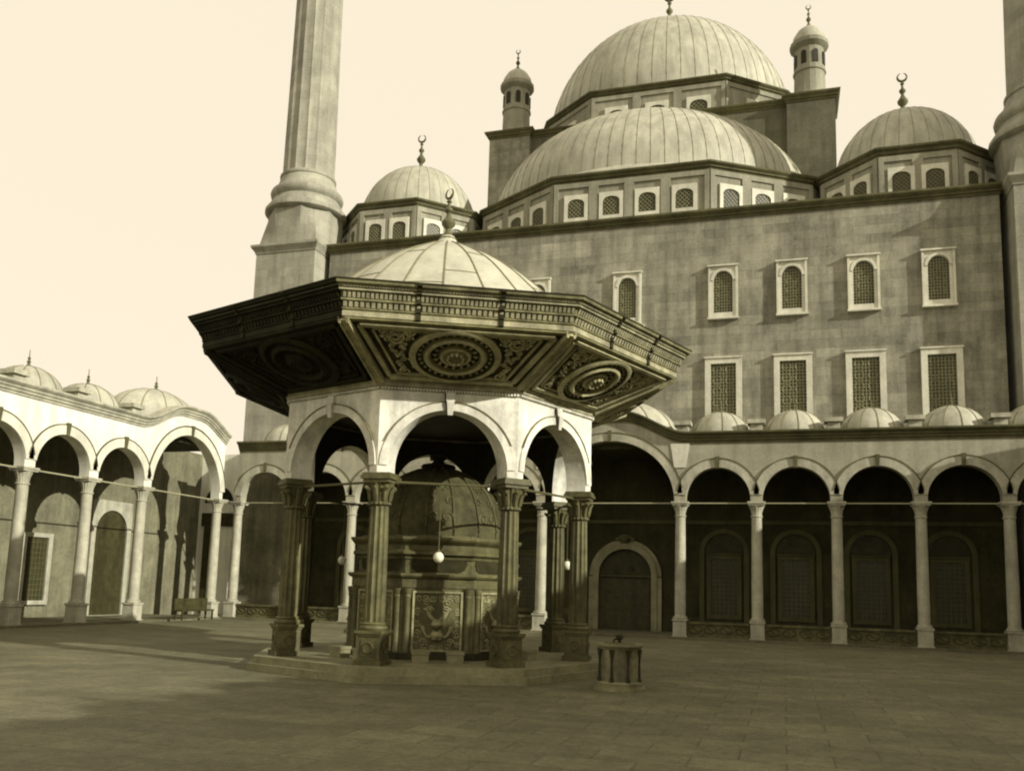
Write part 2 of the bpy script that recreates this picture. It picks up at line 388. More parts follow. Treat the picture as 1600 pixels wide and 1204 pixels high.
def rect_window(parent, x, z0, z1, w, fw=.3, proud=.2, lat=True):
    p = MB().box(-w, w, -.03, -.012, z0, z1).build('window', M['pane'], parent, smooth=0, loc=(x,0,0))
    f = MB(); W = w+fw
    f.box(-W,-w,-proud,-.003,z0-fw,z1+fw); f.box(w,W,-proud,-.003,z0-fw,z1+fw); f.box(-w,w,-proud+.003,-.003,z1,z1+fw); f.box(-w,w,-proud+.003,-.003,z0-fw,z0)
    f.box(-W-.04,W+.04,-proud-.07,-.003,z1+fw,z1+fw+.08)
    f.build('frame', M['white'], p, smooth=0)
    if lat:
        l = bars(-w,w,z0,z1,8,int((z1-z0)/.17),.05,-.035,.04); n = int((z1-z0)/.55)
        for k in range(n):
            for sx in (-.5,.5):
                zc = z0+(z1-z0)*(k+.5)/n
                l.tube([(w*sx+.22*math.cos(2*PI*i/12), -.07, zc+.22*math.sin(2*PI*i/12)) for i in range(13)], .022, 4)
        l.build('lattice', M['lattice'], p, smooth=0)
    return p
def arch_window(parent, x, z0, z1, w, fw=.28, proud=.2):
    p = MB().prism(arch_poly(w, z0, z1), -.03, -.012).build('window', M['pane'], parent, smooth=0, loc=(x,0,0))
    f = frame_arch(w, z0, z1, fw, z1+fw, -proud+.06, -.003)
    W = w+fw
    f.box(-W,-w-.16,-proud,-proud+.058,z0-fw,z1+fw); f.box(w+.16,W,-proud,-proud+.058,z0-fw,z1+fw)
    f.box(-W-.05,W+.05,-proud-.08,-.003,z1+fw+.002,z1+fw+.09); f.box(-W-.04,W+.04,-proud-.08,-.003,z0-fw-.1,z0-fw-.002)
    f.build('frame', M['white'], p, smooth=0)
    MB().arc(0, z1-w, w+.02, w+.15, -proud-.02, -proud+.055, 0, PI, 18).build('arch_moulding', M['white'], p, smooth=30)
    ins = lambda a, z: z < z1-w or a*a+(z-z1+w)**2 < w*w
    l = bars(-w,w,z0,z1,7,int((z1-z0)/.16),.045,-.035,.04, ins)
    for zc in (z0+.5, z0+1.0, z0+1.5):
        l.tube([(.3*math.cos(2*PI*i/14), -.07, zc+.2*math.sin(2*PI*i/14)) for i in range(15)], .022, 4)
    l.build('lattice', M['lattice'], p, smooth=0)
    return p
wx = [wh+BAY*(k+.5) for k in range(4)]
wl = rect_window(mq, wx[0], 10.75, 14.36, .66); wu = arch_window(mq, wx[0], 17.2, 19.5, .5)
for x in [wh+BAY*(k+.5) for k in range(1, 4)] + [-wh-BAY*(k+.5) for k in range(4)]:
    put(wl, mq, (x,0,0)); put(wu, mq, (x,0,0))
put(wu, mq, (0,0,0)); put(wl, mq, (0,0,0)).location.z = 2.0

# door and niches of the portico back wall
dr = MB().box(-1.42, 1.42, -.06, -.012, .1, 2.92).build('door', M['wood'], mq, smooth=0, loc=(.08,0,0))
b = MB()
for sx in (-1, 1):
    for k in range(3):
        b.box(min(sx*.12,sx*1.32), max(sx*.12,sx*1.32), -.085, -.062, .25+k*.9, .25+k*.9+.75)
b.build('door_panel', M['wood'], dr, smooth=0)
b = MB(); b.box(-1.72,-1.42,-.3,-.004,.1,2.96); b.box(1.42,1.72,-.3,-.004,.1,2.96)
b.box(-1.95,-1.72,-.22,-.004,.1,2.9); b.box(1.72,1.95,-.22,-.004,.1,2.9)
b.arc(0, 2.96, 1.42, 1.72, -.3, -.004); b.arc(0, 2.96, 1.72, 1.93, -.2, -.004); b.build('door_surround', M['surround'], dr, smooth=30)
t = MB().prism([(1.40*math.cos(PI*i/20), 2.97+1.40*math.sin(PI*i/20)) for i in range(21)], -.05, -.012).build('tympanum', M['alabdark'], dr, smooth=0)
b = MB().box(-1.42,1.42,-.2,-.07,2.9,2.99).build('lintel', M['niche'], dr, smooth=0)
b = MB().tube([(-.5+i*.1, -.3, 4.85+.22*math.sin(PI*i/10)) for i in range(11)], .09, 6); b.lathe([(.2,0),(.3,.15),(.18,.3),(.05,.42)], 10, (0,-.25,4.72)); b.build('crest', M['alab'], dr)
for sgn in (1, -1):
    for k in range(4):
        x = sgn*(wh+BAY*(k+.5))
        p = rect_window(mq, x, 1.08, 3.95, .66, .22, .12, False)
        p.children[0].data.materials[0] = M['niche']
        bars(-.66,.66,1.08,3.95,6,13,.035,-.035,.03).build('lattice', M['iron'], p, smooth=0)
        MB().arc(0, 3.95+.32, 1.0, 1.25, -.14, -.006, 0, PI, 24).build('niche_arch', M['niche'], p, smooth=30)
        q = MB(); q.box(-1.25,-1.0,-.14,-.006,.1,4.27); q.box(1.0,1.25,-.14,-.006,.1,4.27); q.build('niche_jamb', M['niche'], p, smooth=0)
        MB().prism([(.98*math.cos(PI*i/16), 4.28+.98*math.sin(PI*i/16)) for i in range(17)], -.04, -.008).build('tympanum', M['alabdark'], p, smooth=0)
MB().box(-HW+.1, HW-.1, -.05, -.003, .1, .9).build('dado', M['alabdark'], mq, smooth=0)
MB().box(-HW+.1, HW-.1, -.1, -.003, 5.75, 5.95).build('string_course', M['niche'], mq, smooth=0)

DCOR = [(-.25,0),(.05,0),(.05,.1),(.16,.16),(.16,.24),(.30,.36),(.32,.46),(-.25,.46)]
def face_xf(p, q):     # local x along p->q, -y outward, origin mid
    p, q = Vector(p), Vector(q); d = (q-p).normalized(); m = (p+q)/2
    return m, d
def drum_face(parent, p, q, z0, zc, wins, ww, wz0, wz1, mat_p, proud=.14):
    """pilaster strips and windows of one drum face. wins: window centres along the face"""
    m, d = face_xf(p, q); L = (Vector(q)-Vector(p)).length; ang = math.atan2(d.y, d.x)
    b = MB()
    edges = [-L/2] + [(a+c)/2 for a, c in zip(wins, wins[1:])] + [L/2]
    for i, x in enumerate(edges):
        w = .28
        xa, xb = max(-L/2+.01, x-w), min(L/2-.01, x+w)
        b.box(xa, xb, -.1, .1, z0, zc-.003)
    for xa, xb in zip(edges, edges[1:]):
        b.box(xa+.28, xb-.28, -.095, .1, zc-.3, zc-.004)
    b.build('pilaster', mat_p, parent, smooth=0, loc=(m.x, m.y, 0), rz=ang)
    for x in wins:
        w = MB().prism(arch_poly(ww, wz0, wz1, ww*.6), -.06, -.02)
        o = w.build('drum_window', M['pane'], parent, smooth=0, loc=(m.x+d.x*x, m.y+d.y*x, 0), rz=ang)
        frame_arch(ww, wz0, wz1, .2, wz1+.26, -proud, -.003, ww*.6).build('frame', M['white'], o, smooth=0)
        ins = lambda a, z: z < wz1-ww*.6 or (a/ww)**2+((z-wz1+ww*.6)/(ww*.6))**2 < 1
        bars(-ww,ww,wz0,wz1,4,6,.04,-.07,.03, ins, True).build('lattice', M['lattice'], o, smooth=0)

# corner domes
def corner_dome(cx, cy):
    r = 5.05; pts = oct_(r)
    dr_ = MB().slab(pts, 22.86, 25.56).build('corner_drum', M['stone'], mq, smooth=0, loc=(cx, cy, 0))
    MB().sweep(pts, [(o, 25.56+z) for o, z in DCOR]).build('drum_cornice', M['darkstone'], dr_, smooth=30)
    L = 2*r*math.sin(R(22.5))
    for k in range(8):
        drum_face(dr_, pts[k], pts[(k+1) % 8], 22.9, 25.56, [-.82, .82], .46, 23.45, 24.62, M['stone'])
    MB().slab(oct_(5.2), 25.7, 26.03).build('drum_roof', M['lead'], dr_, smooth=0)
    dm = dome_mb(3.95, 4.3, 64, 14).build('corner_dome', M['lead'], mq, loc=(cx, cy, 26.0))
    seams(3.95, 4.3, 32, .011, 14).build('seam', M['seam'], dm)
    finial(2.7, .3).build('finial', M['bronze'], dm, loc=(0,0,4.3))
corner_dome(-15.4, 5.55); corner_dome(15.25, 5.55)

# half dome above the front wall
SP = [(-12.7,9.25),(-10.05,3.9),(-4.5,.45),(4.5,.45),(10.05,3.9),(12.7,9.25)]
sd = MB().slab(SP, 22.86, 25.72).build('half_dome_drum', M['stone'], mq, smooth=0)
MB().sweep(SP, [(o, 25.72+z) for o, z in DCOR], closed=False).build('drum_cornice', M['darkstone'], sd, smooth=30)
drum_face(sd, SP[2], SP[3], 22.9, 25.72, [-3.15,-1.08,1.0,3.1], .5, 23.55, 24.7, M['stone'])
drum_face(sd, SP[3], SP[4], 22.9, 25.72, [-2.0,0,2.0], .5, 23.55, 24.7, M['stone'])
drum_face(sd, SP[1], SP[2], 22.9, 25.72, [-2.0,0,2.0], .5, 23.55, 24.7, M['stone'])
SDR, SDH, SDC = 11.0, 7.5, 11.5
d = dome_mb(SDR, SDH, 96, 20); d.v = [(x-.5, y+SDC, z+26.5) for x, y, z in d.v]
o = d.build('half_dome', M['lead'], mq)
MB().slab([(x*.985, y if y > 9 else y+.12) for x, y in SP], 25.8, 26.22).build('drum_roof', M['lead'], sd, smooth=0)
MB().lathe([(11.25,26.2),(11.2,26.4),(11.05,26.56)], 96, (-.5, SDC, 0)).build('dome_curb', M['lead'], sd)
s_ = seams(SDR, SDH, 84, .018, 16); s_.v = [(x-.5, y+SDC, z+26.5) for x, y, z in s_.v]
s2 = s_.build('seam', M['seam'], o)
for ob in (o, s2):
    bm = bmesh.new(); bm.from_mesh(ob.data)
    bmesh.ops.bisect_plane(bm, geom=bm.verts[:]+bm.edges[:]+bm.faces[:], plane_co=(0,10.9,0), plane_no=(0,1,0), clear_outer=True)
    bm.to_mesh(ob.data); bm.free()

# central cube, corner piers, turrets, drum and great dome
CY = 9.3
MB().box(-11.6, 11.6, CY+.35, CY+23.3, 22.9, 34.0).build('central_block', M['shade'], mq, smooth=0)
MB().sweep([(-11.6,CY+23.3),(-11.6,CY+.35),(11.6,CY+.35),(11.6,CY+23.3)], [(o, 34.0+z) for o, z in [(-.4,0)]+DCOR[1:-1]+[(-.4,.46)]], closed=True).build('block_cornice', M['darkstone'], mq, smooth=30)
MB().box(-11.3, 11.3, CY+.6, CY+23, 34.0, 34.3).build('block_roof', M['lead'], mq, smooth=0)
for sx in (-1, 1):
    for yy in (CY, CY+20.8):
        xx = sx*10.25
        pr_ = MB().box(xx-1.5, xx+1.5, yy-.05, yy+3.2, 22.9, 34.02).build('corner_pier', M['shade'] if sx > 0 else M['wall'], mq, smooth=0)  # right pier takes the stone with shade painted in
        pth = [(xx-1.5,yy-.05),(xx+1.5,yy-.05),(xx+1.5,yy+3.2),(xx-1.5,yy+3.2)]
        MB().sweep(pth, [(o, 34.03+z*1.1) for o, z in DCOR]).build('pier_cornice', M['darkstone'], pr_, smooth=30)
        MB().box(xx-1.5, xx+1.5, yy-.05, yy+3.2, 34.1, 34.5).build('pier_top', M['stone'], pr_, smooth=0)
        t = MB().lathe([(1.3,34.5),(1.3,34.75),(1.08,34.95),(1.02,35.1),(.98,36.6),(1.06,36.65),(1.06,36.8),(.97,36.85),(.95,38.3),(1.12,38.42),(1.25,38.55),(1.25,38.8),(1.15,38.9)], 16, (xx,yy+1.45,0)).build('turret', M['stone'], mq, smooth=20)
        MB().lathe([(1.12,38.88),(1.02,39.3),(.75,39.75),(.4,40.05),(.05,40.25)], 24, (xx,yy+1.45,0)).build('turret_cap', M['lead'], t)
        f = finial(1.6, .16); f.build('finial', M['bronze'], t, loc=(xx,yy+1.45,40.2))
        for k in range(8):
            a = R(45*k+22.5)
            MB().prism(arch_poly(.17, 37.1, 38.0), -.02, .05).build('slit_window', M['dark'], t, smooth=0, loc=(xx+.99*math.cos(a), yy+1.45+.99*math.sin(a), 0), rz=a+PI/2)
CC = 21.2
ang = [-25.5,25.5,52,78,104,130,154.5,205.5,230,256,282,308]
DP = [(11.0*math.sin(R(a)), CC-11.0*math.cos(R(a))) for a in ang]
cd = MB().slab(DP, 34.0, 37.35).build('central_drum', M['stone'], mq, smooth=0)
MB().sweep(DP, [(o, 37.35+z) for o, z in DCOR]).build('drum_cornice', M['darkstone'], cd, smooth=30)
for i in range(len(DP)):
    p, q = DP[i], DP[(i+1) % len(DP)]; wide = (Vector(p)-Vector(q)).length > 7
    drum_face(cd, p, q, 34.2, 37.35, [-2.9,0,2.9] if wide else ([0] if i != 1 else [0]), .62, 34.7, 36.2, M['stone'])
MB().slab([(x*.98, CC+(y-CC)*.98) for x, y in DP], 37.4, 37.83).build('drum_roof', M['lead'], cd, smooth=0)
gd = dome_mb(9.8, 10.0, 96, 20).build('great_dome', M['lead'], mq, loc=(-.4, CC, 37.8))
seams(9.8, 10.0, 60, .02, 16).build('seam', M['seam'], gd)
finial(4.2, .45).build('finial', M['bronze'], gd, loc=(0,0,10.05))

# ------------------------------------------------------------------ minarets
def minaret(label):
    r = empty('minaret', (-29.55, 48.65, 0), 0, label, 'minaret', 'minarets at the corners of the hall')
    t = MB().box(-2.08, 2.08, -2.15, 2.15, 9.5, 22.45).build('tower_base', M['minaret'], r, smooth=0)
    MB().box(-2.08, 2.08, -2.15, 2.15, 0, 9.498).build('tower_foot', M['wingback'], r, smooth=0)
    MB().sweep([(-2.08,-2.15),(2.08,-2.15),(2.08,2.15),(-2.08,2.15)], [(-.3,22.45),(.05,22.45),(.08,22.58),(.2,22.74),(.28,22.86),(.28,23.0),(-.3,23.0)]).build('tower_cornice', M['minaret'], t, smooth=30)
    MB().box(-2.06, 2.06, -2.13, 2.13, 22.46, 22.98).build('tower_top', M['minaret'], t, smooth=0)
    # transition from square to octagon
    b = MB(); n = 24; rings = []
    def sq(a, h): c, s = math.cos(a), math.sin(a); k = h/max(abs(c), abs(s)); return (c*k, s*k)
    def og(a, rr): m_ = (a+R(22.5)) % R(45)-R(22.5); k = rr*math.cos(R(22.5))/math.cos(m_); return (k*math.cos(a), k*math.sin(a))
    for t_ in (0, .25, .5, .75, 1):
        ring = []
        for j in range(n*2):
            a = 2*PI*j/(n*2); p, q = sq(a, 2.04), og(a, 2.42); tt = t_
            ring.append((p[0]*(1-tt)+q[0]*tt, p[1]*(1-tt)+q[1]*tt, 22.98+2.45*t_))
        rings.append(ring)
    b.loft(rings); b.build('transition', M['minaret'], r, smooth=20)
    MB().lathe([(2.42,25.4),(2.6,25.55),(2.6,25.75),(2.35,26.1),(2.2,26.35),(2.12,26.5),(2.28,26.65),(2.33,26.85),(2.26,27.05),(1.98,27.25),(1.82,27.7),(1.74,27.95),(1.8,28.0),(1.8,28.15),(1.68,28.25)], 32).build('base_moulding', M['minaret'], r, smooth=40)
    MB().lathe([(1.68,28.2),(1.66,30.5),(1.56,38),(1.48,46),(1.46,50)], 128, flute=16, depth=.05).build('shaft', M['minaret'], r, smooth=40)
    MB().lathe([(1.46,49.9),(1.7,50.4),(2.3,51.2),(2.4,51.3),(2.4,51.5),(2.3,51.5),(2.3,52.5),(2.36,52.5),(2.36,52.6),(2.2,52.6),(2.2,51.6),(1.2,51.6)], 32).build('balcony', M['minaret'], r, smooth=30)
    MB().lathe([(1.25,51.6),(1.2,60),(1.35,60.2),(1.3,60.5)], 32).build('upper_shaft', M['minaret'], r, smooth=30)
    MB().lathe([(1.35,60.4),(.9,64),(.1,69)], 24).build('spire', M['lead'], r, smooth=30)
    return r
mn = minaret('tall pale minaret with fluted shaft on a square base left of the domes')
m2 = mn.copy(); col.objects.link(m2); m2.location.x = 2*X0+29.55; m2['label'] = 'minaret base at the far right end of the hall wall'
for ch in list(mn.children): put(ch, m2, tuple(ch.location))

# ------------------------------------------------------------------ ablution fountain pavilion
ft = empty('fountain_pavilion', (FX, FY, 0), FPHI, 'octagonal fountain pavilion with deep carved eaves and a ribbed lead roof in the courtyard', 'pavilion')
C8 = math.cos(R(22.5))
def face_rz(k): return R(22.5+45*k)+PI/2           # local -y becomes the outward normal of face k
pl = MB(); pl.slab(oct_(4.86, 0), .18, .35); pl.slab(oct_(5.0, 0), .004, .18); pl.build('plinth', M['plinth'], ft, smooth=0)
Z0, ZC = .352, 4.79
def make_fcolumn():
    sh = MB().lathe([(.235,1.30),(.245,1.45),(.245,2.4),(.215,4.02)], 96, flute=12, depth=.16).build('column', M['alab'], ft, smooth=50)
    p = MB(); p.box(-.34,.34,-.34,.34,Z0,Z0+.12); p.box(-.28,.28,-.28,.28,Z0+.12,Z0+.66); p.box(-.31,.31,-.31,.31,Z0+.66,Z0+.71); p.box(-.34,.34,-.34,.34,Z0+.71,Z0+.78)
    for k in range(4):
        s0 = len(p.v); p.box(-.18,.18,-.295,-.281,Z0+.2,Z0+.58); p.tube([(.12*math.cos(2*PI*i/14), -.30, Z0+.39+.12*math.sin(2*PI*i/14)) for i in range(15)], .02, 4); p.xf(Matrix.Rotation(PI/2*k, 4, 'Z'), s0)
    p.lathe([(.31,Z0+.78),(.33,Z0+.83),(.31,Z0+.88),(.27,Z0+.9),(.29,Z0+.93),(.25,Z0+.97)], 24)
    p.build('pedestal', M['alab'], sh, smooth=30)
    c = MB().lathe([(.215,4.02),(.27,4.05),(.27,4.10),(.23,4.13),(.24,4.26),(.27,4.42),(.31,4.52),(.33,4.56)], 32, flute=16, depth=.1)
    for k in range(8):       # acanthus leaves and corner scrolls
        a = R(45*k); q = .04 if k % 2 else 0
        c.tube([((.24+dr_)*math.cos(a), (.24+dr_)*math.sin(a), z) for dr_, z in ((0,4.14),(.02,4.26),(.05,4.38),(.11+q,4.46),(.13+q,4.42))], .05, 6, (1,1.2,1.1,.8,.4))
    c.box(-.32,.32,-.32,.32,4.56,4.64); c.box(-.37,.37,-.37,.37,4.64,4.72); c.box(-.34,.34,-.34,.34,4.72,ZC-.003)
    c.build('capital', M['alab'], sh, smooth=30)
    return sh
fc = make_fcolumn(); fc.location = (4.06, 0, 0)
for k in range(1, 8):
    a = R(45*k); put(fc, ft, (4.06*math.cos(a), 4.06*math.sin(a), 0), a)
AP = 4.35*C8; HS = 4.35*math.sin(R(22.5)); TH = .5; k2 = (AP-TH)/AP
rA = 1.42; zs = 4.93; ZT = 6.78
def arch_face():
    xs = sorted(set([-HS, HS]+[rA*math.cos(PI*i/48) for i in range(49)])); rings = []
    for x in xs:
        def ring(zb): return [(x,-AP,zb),(x*k2,-AP+TH,zb),(x*k2,-AP+TH,ZT),(x,-AP,ZT)]
        d = x/rA; inside = abs(d) < 1-1e-9
        if abs(abs(d)-1) < 1e-6:
            rings += [ring(ZC), ring(zs)] if d < 0 else [ring(zs), ring(ZC)]
        else: rings.append(ring(zs+rA*math.sqrt(1-d*d) if inside else ZC))
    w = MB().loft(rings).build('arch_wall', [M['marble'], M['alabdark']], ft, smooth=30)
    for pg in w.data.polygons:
        if pg.normal.y > .7: pg.material_index = 1  # inward faces near black, the pavilion's inner shade as colour
    MB().arc(0, zs, rA+.003, rA+.20, -AP-.035, -AP-.002, .03, PI-.03, 36).build('archivolt', M['marble'], w, smooth=30)
    b = MB().arc(0, zs, rA+.2, rA+.225, -AP-.06, -AP-.002, .4, PI-.4, 36)
    b.build('arch_moulding', M['cornice'], w, smooth=30)
    b = MB(); zk = zs+rA
    b.loft([[(-.06,-AP-.09,zk-.12),(.06,-AP-.09,zk-.12),(.06,-AP-.002,zk-.12),(-.06,-AP-.002,zk-.12)],[(-.09,-AP-.14,zk+.2),(.09,-AP-.14,zk+.2),(.09,-AP-.002,zk+.2),(-.09,-AP-.002,zk+.2)],[(-.11,-AP-.1,zk+.24),(.11,-AP-.1,zk+.24),(.11,-AP-.002,zk+.24),(-.11,-AP-.002,zk+.24)],[(-.11,-AP-.08,ZT),(.11,-AP-.08,ZT),(.11,-AP-.002,ZT),(-.11,-AP-.002,ZT)]])
    b.build('keystone', M['marble'], w, smooth=0)
    MB().tube([(-.125,-AP-.03,ZT-.02),(-.12,-AP-.05,zk+.25),(-.1,-AP-.09,zk+.1),(-.07,-AP-.06,zk-.1)], .018, 5).build('stain_streak', M['stain'], w)
    return w
fw_ = arch_face(); fw_.rotation_euler.z = face_rz(0)
for k in range(1, 8): put(fw_, ft, (0,0,0), face_rz(k))
tb = MB().tube([(-1.3,-3.76,4.6),(1.3,-3.76,4.6)], .032, 6).build('tie_bar', M['iron'], ft, rz=face_rz(0))
for k in range(1, 8): put(tb, ft, (0,0,0), face_rz(k))
MB().sweep(oct_(4.35, 0), [(-.45,6.78),(.03,6.78),(.03,6.84),(.08,6.87),(.08,6.93),(.14,6.97),(.14,7.02),(-.45,7.02)]).build('string_course', M['cornpale'], ft, smooth=0)
b = MB()
for i in range(44):
    x = -HS+2*HS*(i+.5)/44; b.box(x-.022, x+.022, -AP-.075, -AP-.031, 6.785, 6.838)
o = b.build('bead_course', M['marble'], ft, smooth=0, rz=face_rz(0))
for k in range(1, 8): put(o, ft, (0,0,0), face_rz(k))
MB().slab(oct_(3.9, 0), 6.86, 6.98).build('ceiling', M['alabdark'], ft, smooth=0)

# sloping soffit panels
SI, SO = 4.35+.1, 6.60; ZI, ZO = 7.02, 7.90
ai, ao = SI*C8, SO*C8; sl = math.hypot(ao-ai, ZO-ZI); tn = ((ao-ai)/sl, (ZO-ZI)/sl)
def sp(u, t, d=0):             # u along, t metres up the slope, d metres below the plane
    return (u, -(ai+t*tn[0])-d*tn[1]*1.0, ZI+t*tn[1]-d*tn[0])
tan8 = math.tan(R(22.5))
def hwid(t): return (ai+t*tn[0])*tan8
def quad(b, u0, u1, v0, v1, t0, t1, d0, d1):
    # bar between (u0..u1 at t0) and (v0..v1 at t1)
    b.loft([[sp(u0,t0,d0),sp(u1,t0,d0),sp(u1,t0,d1),sp(u0,t0,d1)],[sp(v0,t1,d0),sp(v1,t1,d0),sp(v1,t1,d1),sp(v0,t1,d1)]])
def scroll(b, cu, ct, r, turns, sgn, w, d=.05, a0=0):
    pts = []; tp = []
    n = int(14*turns)
    for i in range(n+1):
        f = i/n; a = a0+sgn*2*PI*turns*f; q = r*(1-f*.85)
        pts.append(sp(cu+q*math.cos(a), ct+q*math.sin(a), d)); tp.append(1-.5*f)
    b.tube(pts, w, 4, tp)
def leaf(b, cu, ct, ang_, l, w, d=.05):
    c, s = math.cos(ang_), math.sin(ang_)
    P = lambda a, q, dd: sp(cu+a*c-q*s, ct+a*s+q*c, dd)
    b.add([P(0,0,.02),P(l*.5,w,d),P(l,0,.03),P(l*.5,-w,d),P(l*.45,0,d+.045)], [(0,1,4),(1,2,4),(2,3,4),(3,0,4)])
def make_soffit():
    base = MB(); h0, h1 = hwid(0), hwid(sl)
    base.loft([[sp(-h0,0,0),sp(h0,0,0),sp(h0,0,-.1),sp(-h0,0,-.1)],[sp(-h1,sl,0),sp(h1,sl,0),sp(h1,sl,-.1),sp(-h1,sl,-.1)]])
    o = base.build('soffit_panel', M['sofdark'], ft, smooth=0)
    f = MB()                      # mouldings round the trapezoid
    for off, wd, dp in ((.30,.10,.10),(.52,.05,.06)):
        t0, t1 = off*.55, sl-off*.62
        a0, a1 = hwid(t0)-off, hwid(t1)-off
        quad(f, -a0, a0, -a0-.0, a0+.0, t0-wd/2, t0+wd/2, .002, dp)
        quad(f, -a1, a1, -a1, a1, t1-wd/2, t1+wd/2, .002, dp)
        for s in (-1, 1):
            quad(f, s*a0-wd/2, s*a0+wd/2, s*a1-wd/2, s*a1+wd/2, t0+wd/2, t1-wd/2, .003, dp-.003)
    f.build('panel_moulding', M['sofpale'], o, smooth=0)
    f = MB(); t0 = sl-.09
    quad(f, -hwid(t0)+.05, hwid(t0)-.05, -hwid(sl)+.05, hwid(sl)-.05, t0, sl-.005, .002, .07)
    quad(f, -h0+.02, h0-.02, -hwid(.07)+.02, hwid(.07)-.02, .003, .07, .002, .06)
    f.build('edge_moulding', M['soffit'], o, smooth=0)
    md = MB(); ct = sl*.5; n = 48; rings = []
    for r, dd in [(.98,.004),(.98,.09),(.90,.13),(.84,.13),(.80,.06),(.70,.05),(.66,.12),(.60,.16),(.55,.12),(.52,.03),(.36,.03),(.33,.10),(.27,.12),(.2,.14),(.1,.17),(.02,.18)]:
        rings.append([sp(r*1.08*math.cos(2*PI*j/n), ct+r*.98*math.sin(2*PI*j/n), dd) for j in range(n)])
    md.loft(rings)
    m_ = md.build('medallion', [M['soffit'], M['sofpale'], M['sofdark']], o, smooth=30)
    cx_ = Vector(sp(0, ct, .1))
    for pg in m_.data.polygons:
        q = pg.center-cx_; rr = math.hypot(q.x/1.08, math.hypot(q.y, q.z)/.98)
        pg.material_index = 1 if (.86 < rr < .95 or .57 < rr < .66 or .27 < rr < .34) else 2 if (.36 < rr < .53 or .72 < rr < .82) else 0
    ro = MB()
    for j in range(16):
        a = 2*PI*j/16; leaf(ro, .36*1.08*math.cos(a), ct+.36*math.sin(a), a, .17, .045, .06)
    for j in range(10):
        a = 2*PI*j/10+.2; leaf(ro, .08*math.cos(a), ct+.08*math.sin(a), a, .2, .05, .17)
    for j in range(30):
        a = 2*PI*j/30; c_ = sp(.76*1.08*math.cos(a), ct+.76*.98*math.sin(a), .07)
        ro.lathe([(.012,-.03),(.04,0),(.012,.03)], 6, c_)
    ro.build('rosette', M['sofpale'], m_, smooth=0)
    ar = MB()
    for s in (-1, 1):
        for (cu, t, r, tu, sg, a0) in [(1.33,ct-.32,.2,1.6,1,1.5),(1.52,ct+.1,.22,1.7,-1,4),(1.38,ct+.5,.2,1.6,1,2.5),(1.78,ct+.5,.17,1.5,-1,.5),(1.08,ct+.72,.13,1.4,1,3),(1.1,ct-.68,.15,1.4,-1,1),(1.68,ct+.72,.1,1.2,1,2)]:
            if cu+r < hwid(t)-.5: scroll(ar, s*cu, t, r, tu, sg*s, .032, .05, a0 if s > 0 else PI-a0)
            for q in range(5):
                a = a0+q*1.3; uu, tt = cu+(r+.04)*math.cos(a), t+(r+.04)*math.sin(a)
                if uu < hwid(tt)-.62 and (uu/1.08)**2+(tt-ct)**2 > 1.04: leaf(ar, s*uu, tt, a if s > 0 else PI-a, .13, .035)
    rnd = random.Random(5); done = []
    while len(done) < 34:
        cu, t, r = rnd.uniform(.2, 2.0), rnd.uniform(.42, sl-.4), rnd.choice((.06, .08, .1))
        if cu+r > hwid(t)-.6 or math.hypot(cu/1.08, t-ct) < 1.03+r or any(math.hypot(cu-a, t-b_) < r+c-.05 for a, b_, c in done): 
            done.append((9, 9, 0)) if rnd.random() < .01 else None
            continue
        done.append((cu, t, r)); a0 = rnd.uniform(0, 6)
        for s in (-1, 1):
            scroll(ar, s*cu, t, r, 1.5, s, .018, .035, a0 if s > 0 else PI-a0)
            leaf(ar, s*cu, t, a0 if s > 0 else PI-a0, r*1.4, .03, .05)
    ar.build('arabesque', M['sofpale'], o, smooth=0)
    return o
SHADED = (5, 6, 7)              # faces turned away from the sun get their shade as near-black colour
def paint_shade(o):
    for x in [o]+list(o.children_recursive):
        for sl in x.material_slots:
            nm = 'eaveshademid' if sl.material in (M['sofpale'], M['cornpale'], M['soffit']) else 'eaveshade'
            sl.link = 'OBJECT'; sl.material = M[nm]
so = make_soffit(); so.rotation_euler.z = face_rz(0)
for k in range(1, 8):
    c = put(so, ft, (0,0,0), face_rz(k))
    if k in SHADED:
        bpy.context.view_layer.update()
        paint_shade(c)
def make_rib():          # hip between two soffit panels: radial direction +x
    b = MB()
    def P(f, w, d): r = SI+(SO-SI)*f; return (r, w, ZI+(ZO-ZI)*f-d)
    b.loft([[P(f,-.13,.0),P(f,-.13,.09),P(f,.13,.09),P(f,.13,0)] for f in (.0,.5,.985)])
    for s in (-.09,.09): b.loft([[P(f,s-.025,.08),P(f,s-.025,.13),P(f,s+.025,.13),P(f,s+.025,.08)] for f in (.01,.5,.98)])
    return b.build('hip_rib', M['sofpale'], ft, smooth=0)
rb = make_rib()
for k in range(1, 8):
    c = put(rb, ft, (0,0,0), R(45*k))
    if k in (6, 7): paint_shade(c)  # ribs on the sunless side get the painted shade

